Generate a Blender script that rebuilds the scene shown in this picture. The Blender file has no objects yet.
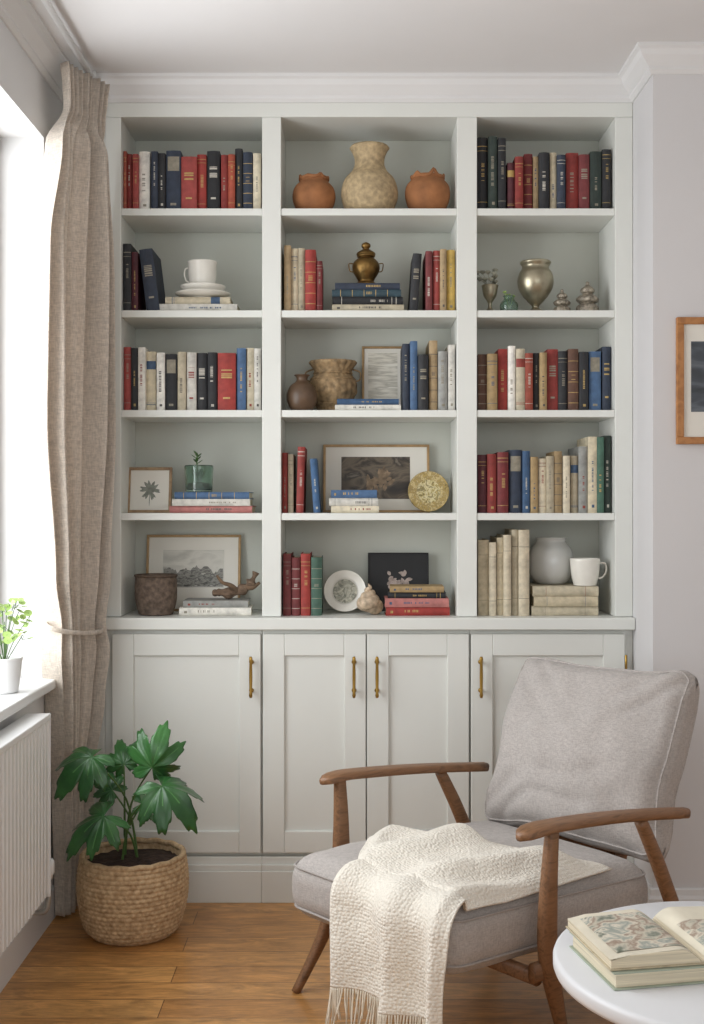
import bpy, bmesh, math, random
from mathutils import Vector, Matrix, noise
random.seed(7)
SC = bpy.context.scene
C = SC.collection
PI = math.pi
CZ = 1.317; F = 1200.0
def W(px, py, d):
    return Vector(((px-352)/F*d, d-4.0, CZ+(505-py)/F*d))
def WX(px, d): return (px-352)/F*d
# ------------------------------------------------------------------ materials
def lin(h):
    h = h.lstrip('#'); o = []
    for i in (0, 2, 4):
        c = int(h[i:i+2], 16)/255
        o.append(c/12.92 if c <= .04045 else ((c+.055)/1.055)**2.4)
    return o
def M(name, col, rough=.6, var=.08, vs=8, bump=0, bs=60, metal=0, stretch=(1,1,1), trans=0, sheen=0, spec=.5, dist=.004, col2=None):
    m = bpy.data.materials.new(name); m.use_nodes = True
    nt = m.node_tree; N = nt.nodes; L = nt.links
    b = N['Principled BSDF']
    if isinstance(col, str): col = lin(col)
    tc = N.new('ShaderNodeTexCoord'); mp = N.new('ShaderNodeMapping')
    mp.inputs['Scale'].default_value = stretch
    L.new(tc.outputs['Object'], mp.inputs['Vector'])
    nz = N.new('ShaderNodeTexNoise'); nz.inputs['Scale'].default_value = vs; nz.inputs['Detail'].default_value = 5
    L.new(mp.outputs[0], nz.inputs['Vector'])
    rp = N.new('ShaderNodeValToRGB')
    rp.color_ramp.elements[0].position = .3; rp.color_ramp.elements[1].position = .7
    c2 = lin(col2) if isinstance(col2, str) else col2
    rp.color_ramp.elements[0].color = [max(0, c*(1-var)) for c in col]+[1]
    rp.color_ramp.elements[1].color = (list(c2) if c2 else [min(1, c*(1+var)) for c in col])+[1]
    L.new(nz.outputs['Fac'], rp.inputs['Fac']); L.new(rp.outputs['Color'], b.inputs['Base Color'])
    b.inputs['Roughness'].default_value = rough; b.inputs['Metallic'].default_value = metal
    b.inputs['Specular IOR Level'].default_value = spec
    if trans: b.inputs['Transmission Weight'].default_value = trans
    if sheen: b.inputs['Sheen Weight'].default_value = sheen
    if bump:
        n2 = N.new('ShaderNodeTexNoise'); n2.inputs['Scale'].default_value = bs; n2.inputs['Detail'].default_value = 3
        L.new(mp.outputs[0], n2.inputs['Vector'])
        bp = N.new('ShaderNodeBump'); bp.inputs['Strength'].default_value = bump; bp.inputs['Distance'].default_value = dist
        L.new(n2.outputs['Fac'], bp.inputs['Height']); L.new(bp.outputs[0], b.inputs['Normal'])
    return m
def weave(name, col, scale, rough=.9, strength=.5, dist=.003, var=.04, voro=False, sheen=.15, crease=0, thread=.12, glow=0):
    m = M(name, col, rough, var, 6, sheen=sheen)
    nt = m.node_tree; N = nt.nodes; L = nt.links; b = N['Principled BSDF']
    tc = N.new('ShaderNodeTexCoord')
    if voro:
        v = N.new('ShaderNodeTexVoronoi'); v.inputs['Scale'].default_value = scale; v.inputs['Randomness'].default_value = .55
        L.new(tc.outputs['Object'], v.inputs['Vector']); h = v.outputs['Distance']
        inv = N.new('ShaderNodeMath'); inv.operation = 'SUBTRACT'; inv.inputs[0].default_value = 1
        L.new(h, inv.inputs[1]); h = inv.outputs[0]
    else:
        a = N.new('ShaderNodeTexNoise'); a.inputs['Scale'].default_value = scale; a.inputs['Detail'].default_value = 2
        mp = N.new('ShaderNodeMapping'); mp.inputs['Scale'].default_value = (1, 1, .2)
        L.new(tc.outputs['Object'], mp.inputs[0]); L.new(mp.outputs[0], a.inputs['Vector'])
        c = N.new('ShaderNodeTexNoise'); c.inputs['Scale'].default_value = scale; c.inputs['Detail'].default_value = 2
        mp2 = N.new('ShaderNodeMapping'); mp2.inputs['Scale'].default_value = (.2, .2, 1)
        L.new(tc.outputs['Object'], mp2.inputs[0]); L.new(mp2.outputs[0], c.inputs['Vector'])
        ad = N.new('ShaderNodeMath'); ad.operation = 'ADD'
        L.new(a.outputs['Fac'], ad.inputs[0]); L.new(c.outputs['Fac'], ad.inputs[1]); h = ad.outputs[0]
        mr = N.new('ShaderNodeMapRange'); mr.inputs[1].default_value = .7; mr.inputs[2].default_value = 1.3
        mr.inputs[3].default_value = 1-thread; mr.inputs[4].default_value = 1+thread
        L.new(h, mr.inputs[0])
        mx = N.new('ShaderNodeMix'); mx.data_type = 'RGBA'; mx.blend_type = 'MULTIPLY'; mx.inputs[0].default_value = 1
        src = b.inputs['Base Color'].links[0].from_socket
        L.new(src, mx.inputs[6]); L.new(mr.outputs[0], mx.inputs[7]); L.new(mx.outputs[2], b.inputs['Base Color'])
    bp = N.new('ShaderNodeBump'); bp.inputs['Strength'].default_value = strength; bp.inputs['Distance'].default_value = dist
    L.new(h, bp.inputs['Height']); last = bp
    if crease:
        cn = N.new('ShaderNodeTexNoise'); cn.inputs['Scale'].default_value = 6; cn.inputs['Detail'].default_value = 2; cn.inputs['Distortion'].default_value = .9
        L.new(tc.outputs['Object'], cn.inputs['Vector'])
        b2 = N.new('ShaderNodeBump'); b2.inputs['Strength'].default_value = crease; b2.inputs['Distance'].default_value = .02
        L.new(cn.outputs['Fac'], b2.inputs['Height']); L.new(bp.outputs[0], b2.inputs['Normal']); last = b2
    L.new(last.outputs[0], b.inputs['Normal'])
    if glow:   # thin cloth lets some light through
        tr = N.new('ShaderNodeBsdfTranslucent'); ms = N.new('ShaderNodeMixShader'); ms.inputs[0].default_value = glow
        L.new(b.inputs['Base Color'].links[0].from_socket, tr.inputs['Color'])
        L.new(b.outputs[0], ms.inputs[1]); L.new(tr.outputs[0], ms.inputs[2]); L.new(ms.outputs[0], N['Material Output'].inputs['Surface'])
    return m
def picmat(name, cols, scale=6, dist=1.5, stretch=(1,1,1), detail=8):
    m = bpy.data.materials.new(name); m.use_nodes = True
    N = m.node_tree.nodes; L = m.node_tree.links; b = N['Principled BSDF']
    tc = N.new('ShaderNodeTexCoord'); mp = N.new('ShaderNodeMapping'); mp.inputs['Scale'].default_value = stretch
    nz = N.new('ShaderNodeTexNoise'); nz.inputs['Scale'].default_value = scale; nz.inputs['Detail'].default_value = detail; nz.inputs['Distortion'].default_value = dist
    L.new(tc.outputs['Object'], mp.inputs[0]); L.new(mp.outputs[0], nz.inputs['Vector'])
    rp = N.new('ShaderNodeValToRGB'); e = rp.color_ramp.elements
    while len(e) < len(cols): e.new(.5)
    for i, c in enumerate(cols):
        e[i].position = .3+.4*i/(len(cols)-1); e[i].color = lin(c)+[1]
    L.new(nz.outputs['Fac'], rp.inputs[0]); L.new(rp.outputs[0], b.inputs['Base Color']); b.inputs['Roughness'].default_value = .5
    return m
def woodmat(name, c1, c2, rough=.4, stretch=(2, 30, 30)):
    m = picmat(name, [c1, c2, c1], 3, .6, stretch, 6); m.node_tree.nodes['Principled BSDF'].inputs['Roughness'].default_value = rough
    return m
def floormat():
    m = bpy.data.materials.new('oak_boards'); m.use_nodes = True
    N = m.node_tree.nodes; L = m.node_tree.links; b = N['Principled BSDF']
    tc = N.new('ShaderNodeTexCoord')
    br = N.new('ShaderNodeTexBrick'); br.offset = .37
    br.inputs['Scale'].default_value = 1; br.inputs['Brick Width'].default_value = 1.35; br.inputs['Row Height'].default_value = .115
    br.inputs['Mortar Size'].default_value = .0014; br.inputs['Mortar Smooth'].default_value = .2; br.inputs['Bias'].default_value = 0
    br.inputs['Color1'].default_value = lin('#dca564')+[1]; br.inputs['Color2'].default_value = lin('#bd864c')+[1]
    br.inputs['Mortar'].default_value = lin('#704a2a')+[1]
    L.new(tc.outputs['Object'], br.inputs['Vector'])
    def layer(stretch, scale, dist, lo, hi, src):
        mp = N.new('ShaderNodeMapping'); mp.inputs['Scale'].default_value = stretch
        L.new(tc.outputs['Object'], mp.inputs[0])
        nz = N.new('ShaderNodeTexNoise'); nz.inputs['Scale'].default_value = scale; nz.inputs['Detail'].default_value = 9; nz.inputs['Distortion'].default_value = dist; nz.inputs['Roughness'].default_value = .65
        L.new(mp.outputs[0], nz.inputs['Vector'])
        mr = N.new('ShaderNodeMapRange'); mr.inputs[1].default_value = .3; mr.inputs[2].default_value = .7; mr.inputs[3].default_value = lo; mr.inputs[4].default_value = hi
        L.new(nz.outputs['Fac'], mr.inputs[0])
        mx = N.new('ShaderNodeMix'); mx.data_type = 'RGBA'; mx.blend_type = 'MULTIPLY'; mx.inputs[0].default_value = 1
        L.new(src, mx.inputs[6]); L.new(mr.outputs[0], mx.inputs[7]); return mx.outputs[2]
    c = layer((2.0, 8, 1), 2.6, 1.9, .58, 1.24, br.outputs['Color'])
    c = layer((4, 50, 1), 4, .3, .78, 1.14, c)
    c = layer((1, 2.2, 1), 2.2, .4, .78, 1.18, c)
    L.new(c, b.inputs['Base Color'])
    b.inputs['Roughness'].default_value = .28
    bp = N.new('ShaderNodeBump'); bp.inputs['Strength'].default_value = .25; bp.inputs['Distance'].default_value = .003; bp.invert = True
    L.new(br.outputs['Fac'], bp.inputs['Height']); L.new(bp.outputs[0], b.inputs['Normal'])
    return m
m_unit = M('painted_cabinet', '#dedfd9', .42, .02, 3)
m_back = M('recess_shade_tone', '#c3c5bb', .5, .03, 3)  # recess shade put into the back panel colour, darker than the cabinet paint
m_wall = M('wall_paint', '#d8d7d6', .85, .02, 2, .05, 80)
m_wall_r = M('wall_paint_cool', '#d4d2d2', .85, .02, 2, .05, 80)
m_trim = M('trim_paint', '#dedddc', .5, .02, 3)
m_ceil = M('ceiling_paint', '#e0dedd', .9, .02, 2)
m_brass = M('brass', '#b08d4a', .3, .1, 20, metal=1)
m_white = M('white_enamel', '#e6e6e5', .35, .02, 5)
m_glaze = M('white_glaze', '#e4e0d6', .25, .05, 20)
m_floor = floormat()
m_fabric = weave('grey_linen', '#aea7a2', 380, strength=.35, dist=.0018, crease=.25, thread=.18)
m_pipe = weave('grey_piping', '#a69f9a', 420, strength=.2, dist=.001)
m_curt = weave('oatmeal_linen', '#d7ccbf', 240, strength=.4, dist=.002, thread=.18, glow=.25)
m_throw = weave('cream_knit', '#eae3d6', 128, strength=.75, dist=.005, var=.03, voro=True)
m_fringe = M('cream_yarn', '#e6ddcc', .95, .08, 40)
m_teak = woodmat('teak', '#684a31', '#8b6445', .45, (3, 26, 26))
m_soil = M('soil', '#3a2a20', 1, .5, 60, 1, 90, dist=.01)
m_basket = M('seagrass', '#b4936c', .9, .22, 70, .5, 120, col2='#d2b690')
m_leaf = M('deep_green_leaf', '#24512b', .3, .35, 9, .3, 26, col2='#42773d')
m_vein = M('leaf_vein', '#4f8046', .4, .15, 20)
m_stem = M('green_stem', '#4c6b35', .6, .2, 20)
m_leaf2 = M('light_green_leaf', '#9db867', .5, .25, 40)
m_terra = M('terracotta', '#98653f', .85, .34, 14, .5, 50)
m_stone = M('speckled_stoneware', '#b09b78', .8, .3, 60, .5, 60)
m_paper = M('book_pages', '#ddd2b8', .9, .1, 60, stretch=(40, 1, 1))
m_paperz = M('page_edges', '#d8cdb4', .9, .22, 5, stretch=(1, 1, 120))
m_bronze = M('aged_brass', '#7a5f35', .42, .45, 25, .5, 60, metal=.85)
m_pewter = M('pewter', '#a69e88', .34, .3, 18, .25, 40, metal=.85)
m_gold = M('gold_frame', '#a0835c', .45, .2, 30, metal=.3)
m_oakf = woodmat('oak_frame', '#8f5a2c', '#b27a45', .45, (6, 6, 6))
m_lightf = woodmat('light_wood_frame', '#7d6044', '#a08562', .5, (6, 6, 6))
m_matb = M('mat_board', '#e2ded4', .9, .02, 10)
m_glassg = M('green_glass', '#bcd6c6', .04, .1, 10, trans=.92)
m_frost = M('pale_glass', '#f8f8f4', .12, .05, 14, trans=.5)
m_ink = M('drawing_ink', '#85887e', .8, .3, 60)
# ------------------------------------------------------------------ mesh helpers
def box(bm, x0, x1, y0, y1, z0, z1):
    v = [bm.verts.new(p) for p in ((x0,y0,z0),(x1,y0,z0),(x1,y1,z0),(x0,y1,z0),(x0,y0,z1),(x1,y0,z1),(x1,y1,z1),(x0,y1,z1))]
    for f in ((0,3,2,1),(4,5,6,7),(0,1,5,4),(1,2,6,5),(2,3,7,6),(3,0,4,7)): bm.faces.new([v[i] for i in f])
def prism(bm, out, z0, z1, ax='z'):
    def P(a, b, c): return (a, b, c) if ax == 'z' else ((c, a, b) if ax == 'x' else (a, c, b))
    lo = [bm.verts.new(P(a, b, z0)) for a, b in out]; hi = [bm.verts.new(P(a, b, z1)) for a, b in out]
    n = len(out)
    bm.faces.new(lo[::-1]); bm.faces.new(hi)
    for i in range(n): bm.faces.new((lo[i], lo[(i+1)%n], hi[(i+1)%n], hi[i]))
def lathe(bm, prof, seg=40, c=(0,0,0), fn=None):
    rings = []
    for k, (r, z) in enumerate(prof):
        if r < 1e-6: rings.append([bm.verts.new((c[0], c[1], c[2]+z))]); continue
        ring = []
        for i in range(seg):
            a = 2*PI*i/seg; rr = r*(fn(a, z, k) if fn else 1)
            ring.append(bm.verts.new((c[0]+rr*math.cos(a), c[1]+rr*math.sin(a), c[2]+z)))
        rings.append(ring)
    for a, b in zip(rings, rings[1:]):
        for i in range(seg):
            j = (i+1)%seg
            if len(a) == 1 and len(b) == 1: break
            if len(a) == 1: bm.faces.new((a[0], b[j], b[i]))
            elif len(b) == 1: bm.faces.new((a[i], a[j], b[0]))
            else: bm.faces.new((a[i], a[j], b[j], b[i]))
def smoothprof(p, n=6):
    out = []
    for i in range(len(p)-1):
        p0 = p[max(i-1,0)]; p1 = p[i]; p2 = p[i+1]; p3 = p[min(i+2,len(p)-1)]
        for k in range(n):
            t = k/n
            q = [.5*((2*p1[j])+(-p0[j]+p2[j])*t+(2*p0[j]-5*p1[j]+4*p2[j]-p3[j])*t*t+(-p0[j]+3*p1[j]-3*p2[j]+p3[j])*t**3) for j in range(len(p1))]
            out.append(tuple(q))
    out.append(tuple(p[-1])); return out
def tube(bm, pts, rads, seg=10, up=(0,0,1), n=2.0, cap=True, closed=False):
    pts = [Vector(p) for p in pts]; up = Vector(up); rings = []; N = len(pts)
    for i, p in enumerate(pts):
        if closed: t = pts[(i+1)%N]-pts[i-1]
        else: t = pts[min(i+1, N-1)]-pts[max(i-1, 0)]
        t.normalize(); s = t.cross(up)
        if s.length < .05: s = t.cross(Vector((0,1,0))) if abs(t.y) < .9 else t.cross(Vector((1,0,0)))
        s.normalize(); u = s.cross(t)
        r = rads[i] if isinstance(rads, list) else rads
        rx, ry = r if isinstance(r, tuple) else (r, r)
        ring = []
        for k in range(seg):
            a = 2*PI*(k+.5)/seg; c, q = math.cos(a), math.sin(a)
            ring.append(bm.verts.new(p+s*rx*math.copysign(abs(c)**(2/n), c)+u*ry*math.copysign(abs(q)**(2/n), q)))
        rings.append(ring)
    pr = list(zip(rings, rings[1:]))+([(rings[-1], rings[0])] if closed else [])
    for a, b in pr:
        for k in range(seg): bm.faces.new((a[k], a[(k+1)%seg], b[(k+1)%seg], b[k]))
    if cap and not closed: bm.faces.new(rings[0][::-1]); bm.faces.new(rings[-1])
def sm(pts, n=6): return smoothprof([tuple(p) for p in pts], n)
def rbox(bm, hx, hy, hz, r, cuts=14, puff=0, pw=2.5):
    b2 = bmesh.new(); bmesh.ops.create_cube(b2, size=2)
    bmesh.ops.subdivide_edges(b2, edges=b2.edges[:], cuts=cuts, use_grid_fill=True)
    h = (hx, hy, hz)
    for v in b2.verts:
        p = Vector([math.copysign(abs(c)**.8, c) for c in v.co]); q = Vector((p.x*hx, p.y*hy, p.z*hz))
        inn = Vector([max(-(h[i]-r), min(h[i]-r, q[i])) for i in range(3)])
        dd = q-inn
        if dd.length > 1e-6: q = inn+dd.normalized()*r
        u, w = p.x, p.y
        q.z += math.copysign(1, p.z)*puff*(1-abs(u)**pw)*(1-abs(w)**pw)*abs(p.z)
        v.co = q
    me = bpy.data.meshes.new('t'); b2.to_mesh(me); b2.free(); bm.from_mesh(me); bpy.data.meshes.remove(me)
def sweep(bm, path, prof):
    n = len(path); P = [Vector(p) for p in path]; rings = []
    for i in range(n):
        ns = []
        if i > 0: d = (P[i]-P[i-1]).normalized(); ns.append(Vector((d.y, -d.x)))
        if i < n-1: d = (P[i+1]-P[i]).normalized(); ns.append(Vector((d.y, -d.x)))
        m = ns[0] if len(ns) == 1 else (ns[0]+ns[1])/(1+ns[0].dot(ns[1]))
        rings.append([bm.verts.new((P[i].x+m.x*o, P[i].y+m.y*o, z)) for o, z in prof])
    k = len(prof)
    for a, b in zip(rings, rings[1:]):
        for j in range(k): bm.faces.new((a[j], b[j], b[(j+1)%k], a[(j+1)%k]))
    bm.faces.new(rings[0]); bm.faces.new(rings[-1][::-1])
def obj(name, bm, mat, parent=None, smooth=False, bevel=0, solid=0, mtx=None):
    if mtx is not None: bm.transform(mtx)
    bmesh.ops.recalc_face_normals(bm, faces=bm.faces[:])
    me = bpy.data.meshes.new(name); bm.to_mesh(me); bm.free()
    if smooth:
        for p in me.polygons: p.use_smooth = True
    for m_ in (mat if isinstance(mat, list) else [mat]): me.materials.append(m_)
    o = bpy.data.objects.new(name, me); C.objects.link(o)
    if parent: o.parent = parent
    if solid:
        s = o.modifiers.new('s', 'SOLIDIFY'); s.thickness = solid; s.offset = 0
    if bevel:
        b = o.modifiers.new('b', 'BEVEL'); b.width = bevel; b.segments = 2; b.limit_method = 'ANGLE'
    return o
def tag(o, label, cat, group=None):
    o['label'] = label; o['category'] = cat
    if group: o['group'] = group
    return o
def thing(name, label, cat, loc=(0,0,0), rot=(0,0,0), group=None):
    o = bpy.data.objects.new(name, None); C.objects.link(o); o.empty_display_size = .05
    o.location = loc; o.rotation_euler = rot
    return tag(o, label, cat, group)
def struct(name, bm, m, parent=None, **k):
    o = obj(name, bm, m, parent, **k)
    if not parent: o['kind'] = 'structure'
    return o
B = bmesh.new
# ------------------------------------------------------------------ room
XL, XR, YB, ZC = -.967, .937, .285, 2.735
YBR = -.265; Y0 = -5.2; X1 = 2.7; WT = .175
b = B(); box(b, XL-.3, X1+.1, Y0, YB+.1, -.06, 0); struct('floor', b, m_floor)
b = B(); box(b, XL-.3, X1+.1, Y0, YB+.1, ZC, ZC+.08); struct('ceiling', b, m_ceil)
b = B(); box(b, XL-.3, X1+.1, YB, YB+.1, 0, ZC); struct('wall_back', b, m_wall)
WY0, WY1, WZ0, WZ1 = -2.0, -.235, .745, 2.47
b = B()
box(b, XL-WT, XL, Y0, WY0, 0, ZC); box(b, XL-WT, XL, WY1, YB, 0, ZC)
box(b, XL-WT, XL, WY0, WY1, 0, WZ0); box(b, XL-WT, XL, WY0, WY1, WZ1, ZC)
struct('wall_left', b, m_wall)
b = B(); box(b, XR, X1, YBR, YB, 0, ZC); struct('wall_right', b, m_wall_r)
b = B(); box(b, X1, X1+.1, Y0, YBR, 0, ZC); struct('wall_side', b, m_wall)
crown = [(0, ZC), (.062, ZC), (.062, ZC-.010), (.052, ZC-.016), (.044, ZC-.032), (.026, ZC-.05), (.016, ZC-.058), (.016, ZC-.068), (.006, ZC-.078), (0, ZC-.078)]
b = B(); sweep(b, [(XL, Y0), (XL, -.001), (XR, -.001), (XR, YBR), (X1, YBR)], crown); struct('trim_1', b, m_trim)
base = [(0, 0), (.018, 0), (.018, .095), (.012, .105), (.01, .122), (0, .125)]
b = B(); sweep(b, [(XL, Y0), (XL, -.002)], base); struct('baseboard_left', b, m_trim)
b = B(); sweep(b, [(XR, -.06), (XR, YBR), (X1, YBR)], base); struct('baseboard_right', b, m_trim)
# window
wx = XL-WT
b = B()
for y0, y1 in ((WY1-.045, WY1), (WY0, WY0+.05), (-1.13, -1.08)): box(b, wx, wx+.035, y0, y1, WZ0+.03, WZ1)
for z0, z1 in ((WZ0+.03, WZ0+.08), (WZ1-.05, WZ1)): box(b, wx, wx+.035, WY0, WY1, z0, z1)
win = struct('window_1', b, m_white, bevel=.004)
b = B(); box(b, XL-WT, XL+.045, WY0-.05, WY1+.06, WZ0, WZ0+.03); struct('window_sill', b, m_white, win, bevel=.006)
# ------------------------------------------------------------------ bookcase
SZ = [2.307, 1.967, 1.634, 1.290, .944]   # upper faces of the shelves, last is the worktop
bays = {'left': (-.770, -.300), 'centre': (-.2367, .350), 'right': (.4167, .8767)}
bc = thing('bookcase', 'tall built-in off-white bookcase with three open bays above the cupboards', 'bookcase', (0, 0, SZ[4]))
TZ = 2.610; z0 = SZ[4]
def lb(name, x0, x1, y0, y1, za, zb, m=m_unit, bev=.002):
    b = B(); box(b, x0, x1, y0, y1, za-z0, zb-z0); return obj(name, b, m, bc, bevel=bev)
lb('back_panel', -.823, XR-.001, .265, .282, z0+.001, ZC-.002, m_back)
for n, x0, x1 in (('side_panel', -.823, -.77), ('divider', -.30, -.2367), ('divider', .35, .4167), ('side_panel', .8767, XR-.001)):
    lb(n, x0, x1, 0, .264, z0+.001, TZ)
lb('top_panel', -.823, XR-.001, 0, .264, TZ+.0005, ZC-.002)
lb('filler_panel', XL+.001, -.8235, 0, .02, .002, ZC-.002)
for bay, (x0, x1) in bays.items():
    for k in range(4): lb('shelf', x0, x1, .004, .264, SZ[k]-.024, SZ[k])
b = B(); box(b, -.8228, XR-.001, -.04, .283, SZ[4]-.04, SZ[4])
tag(obj('worktop', b, m_unit, bevel=.004), 'off-white painted worktop ledge running between bookcase and cupboards', 'worktop')
DZ0, DZ1 = .163, .889
def cabinet(label, x0, x1, doors):
    t = thing('base_cabinet', label, 'cabinet', ((x0+x1)/2, .13, 0)); ox, oy = (x0+x1)/2, .13
    def L_(x0, x1, y0, y1, z0, z1): return (x0-ox, x1-ox, y0-oy, y1-oy, z0, z1)
    b = B(); box(b, *L_(x0, x1, 0, .28, .15, SZ[4]-.0405)); obj('body', b, m_unit, t, bevel=.002)
    b = B(); box(b, *L_(x0, x1, -.018, .28, 0, .1495)); box(b, *L_(x0, x1, -.03, -.018, 0, .105)); box(b, *L_(x0, x1, -.026, -.018, .105, .125))
    obj('plinth', b, m_unit, t, bevel=.002)
    for dx0, dx1, hx, hinge in doors:
        b = B(); s = .072
        box(b, *L_(dx0, dx0+s, -.022, -.001, DZ0, DZ1)); box(b, *L_(dx1-s, dx1, -.022, -.001, DZ0, DZ1))
        box(b, *L_(dx0+s, dx1-s, -.022, -.001, DZ0, DZ0+s)); box(b, *L_(dx0+s, dx1-s, -.022, -.001, DZ1-s, DZ1))
        d = obj('door', b, m_unit, t, bevel=.0025)
        b = B(); box(b, *L_(dx0+s-.001, dx1-s+.001, -.011, -.002, DZ0+s-.001, DZ1-s+.001)); obj('panel', b, m_unit, d)
        b = B(); lx, ly = hx-ox, -.022-oy
        tube(b, [(lx, ly-.028, .682), (lx, ly-.028, .69), (lx, ly-.028, .70), (lx, ly-.028, .75), (lx, ly-.028, .80), (lx, ly-.028, .81), (lx, ly-.028, .818)], [.004, .0062, .0046, .0058, .0046, .0062, .004], 12)
        for z in (.703, .797):
            tube(b, [(lx, ly, z), (lx, ly-.003, z), (lx, ly-.0035, z), (lx, ly-.028, z)], [.008, .008, .0042, .0042], 12)
        obj('handle', b, m_brass, d, True)
        for z in hinge:
            b = B(); hx2 = dx1+.004-ox; tube(b, [(hx2, ly+.002, z-.03), (hx2, ly+.002, z-.028), (hx2, ly+.002, z+.028), (hx2, ly+.002, z+.03)], [.002, .004, .004, .002], 10)
            obj('hinge', b, m_brass, d, True)
cabinet('white shaker cupboard with one wide door behind the potted plant', -.823, -.2995, [(-.796, -.303, WX(251, 3.96), [])])
cabinet('white shaker cupboard with two doors and paired brass handles', -.299, .3905, [(-.296, .046, WX(354, 3.96), []), (.050, .388, WX(377, 3.96), [])])
cabinet('white shaker cupboard with one wide door behind the armchair', .391, XR-.001, [(.395, .905, WX(481, 3.96), [.79, .24])])
# ------------------------------------------------------------------ books
COL = {'R': ('#97362f', 'red'), 'DR': ('#702a2b', 'dark red'), 'OR': ('#a34c38', 'orange red'), 'BK': ('#27282b', 'black'), 'NV': ('#2e3747', 'navy blue'),
       'BL': ('#3c5d82', 'bright blue'), 'WH': ('#dcd8ce', 'white'), 'CR': ('#cdc1a6', 'cream'), 'TN': ('#a38a62', 'tan'), 'BR': ('#5d4133', 'brown'),
       'MR': ('#52252c', 'maroon'), 'GN': ('#476858', 'green'), 'YL': ('#c3a243', 'yellow'), 'GY': ('#8f8f8a', 'grey'), 'BE': ('#beb196', 'beige'),
       'DG': ('#2d3a34', 'dark green'), 'TL': ('#324b56', 'teal'), 'PK': ('#b0716b', 'dusty pink')}
BM = {}
for k, v in COL.items():
    c = lin(v[0]); g = sum(c)/3
    BM[k] = [M('cloth_'+v[1].replace(' ', '_'), [min(1, (q*(1-s)+g*s)*f) for q in c], .65, .24, 40, .2, 200) for f, s in ((1, 0), (.82, .05), (1.13, .14))]
m_lg = M('spine_gilt', '#b3965a', .45, .2, 80); m_lw = M('spine_pale_ink', '#c4bfb3', .6, .15, 80); m_lk = M('spine_dark_ink', '#54504c', .6, .2, 80); m_lr = M('spine_red_ink', '#8a3a30', .6, .15, 80)
m_ls = M('spine_muted_ink', '#8d8676', .6, .2, 80); m_lb = M('spine_blue_ink', '#3f5672', .6, .2, 80)
def make_book(root, w, h, dp, ck, style):
    t = .0022 if w > .012 else .0014
    bul = min(.18*w, .005)*random.uniform(.6, 1.3)
    light = ck in ('WH', 'CR', 'TN', 'BE', 'YL', 'GY', 'PK')
    mk = []
    def strip(za, zb, f0=-1, f1=1): mk.append((za, zb, f0, f1))
    m = random.choice((m_lk, m_lr, m_lk, m_lb, m_ls)) if light else random.choice((m_lg, m_lw, m_ls, m_lg))
    def words(z, z1, fa, fb, lo, hi):
        while z < z1:
            q = random.uniform(lo, hi); strip(z, min(z1, z+q), fa, fb); z += q+random.uniform(.0012, .0026)
            if random.random() < .25: z += random.uniform(.004, .012)
    if style == 1:
        strip(h*.70, h*.84); strip(h*.10, h*.112); strip(h*.13, h*.137)
    elif style == 2:
        q = random.uniform(.86, .92); strip(h*q, h*(q+.01)); strip(h*(q-.06), h*(q-.053)); strip(h*.12, h*.127)
        a = random.uniform(.4, .55); words(h*a, h*(a+.24), -.3, .3, .0015, .003)
    elif style == 3:
        a = random.uniform(.22, .5); words(h*a, h*min(.9, a+random.uniform(.22, .42)), random.choice((-.4, -.2)), .2, .0016, .004)
        if random.random() < .6: strip(h*.07, h*.11, -.3, .3)
    elif style == 4:
        strip(h*.66, h*.90, -.8, .8); strip(h*.08, h*.12, -.4, .4); m = m_ls if not light else m_lk
    elif style == 5:
        for k in range(5): strip(h*(.12+.17*k), h*(.12+.17*k)+.002)
        words(h*.50, h*.58, -.5, .5, .0015, .002)
    elif style == 6:
        words(h*.56, h*.74, -.6, .6, .003, .006); strip(h*.2, h*.23, -.4, .4)
    else:
        strip(h*.8, h*.805); strip(h*.2, h*.205)
    b = B(); NC = 10; zs = sorted(set([0, h]+[round(q, 5) for s_ in mk for q in s_[:2]]))
    fx = [2*i/NC-1 for i in range(NC+1)]
    grid = [[b.verts.new((f*w/2, -bul*(1-f*f), z)) for f in fx] for z in zs]
    for j in range(len(zs)-1):
        zc = (zs[j]+zs[j+1])/2
        for i in range(NC):
            fc = (fx[i]+fx[i+1])/2
            fce = b.faces.new((grid[j][i], grid[j][i+1], grid[j+1][i+1], grid[j+1][i]))
            if any(s_[0] < zc < s_[1] and s_[2] < fc < s_[3] for s_ in mk): fce.material_index = 1
    rest = [(w/2, dp), (w/2-t, dp), (w/2-t, t), (-w/2+t, t), (-w/2+t, dp), (-w/2, dp)]
    lo = [b.verts.new((x, y, 0)) for x, y in rest]; hi = [b.verts.new((x, y, h)) for x, y in rest]
    b.faces.new((grid[0]+lo)[::-1]); b.faces.new(grid[-1]+hi)
    L0 = [grid[0][-1]]+lo+[grid[0][0]]; H0 = [grid[-1][-1]]+hi+[grid[-1][0]]
    for i in range(len(L0)-1): b.faces.new((L0[i], L0[i+1], H0[i+1], H0[i]))
    obj('cover', b, [random.choice(BM[ck]), m], root)
    b = B(); box(b, -w/2+t, w/2-t, t, dp-.004, .003, h-.004); obj('page_block', b, m_paper, root)
ORD = ['first', 'second', 'third', 'fourth', 'fifth', 'sixth', 'seventh', 'eighth', 'ninth', 'tenth', 'eleventh', 'twelfth', 'thirteenth', 'fourteenth', 'fifteenth', 'sixteenth']
SHN = ['top shelf', 'second shelf', 'middle shelf', 'fourth shelf', 'bottom level']
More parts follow.
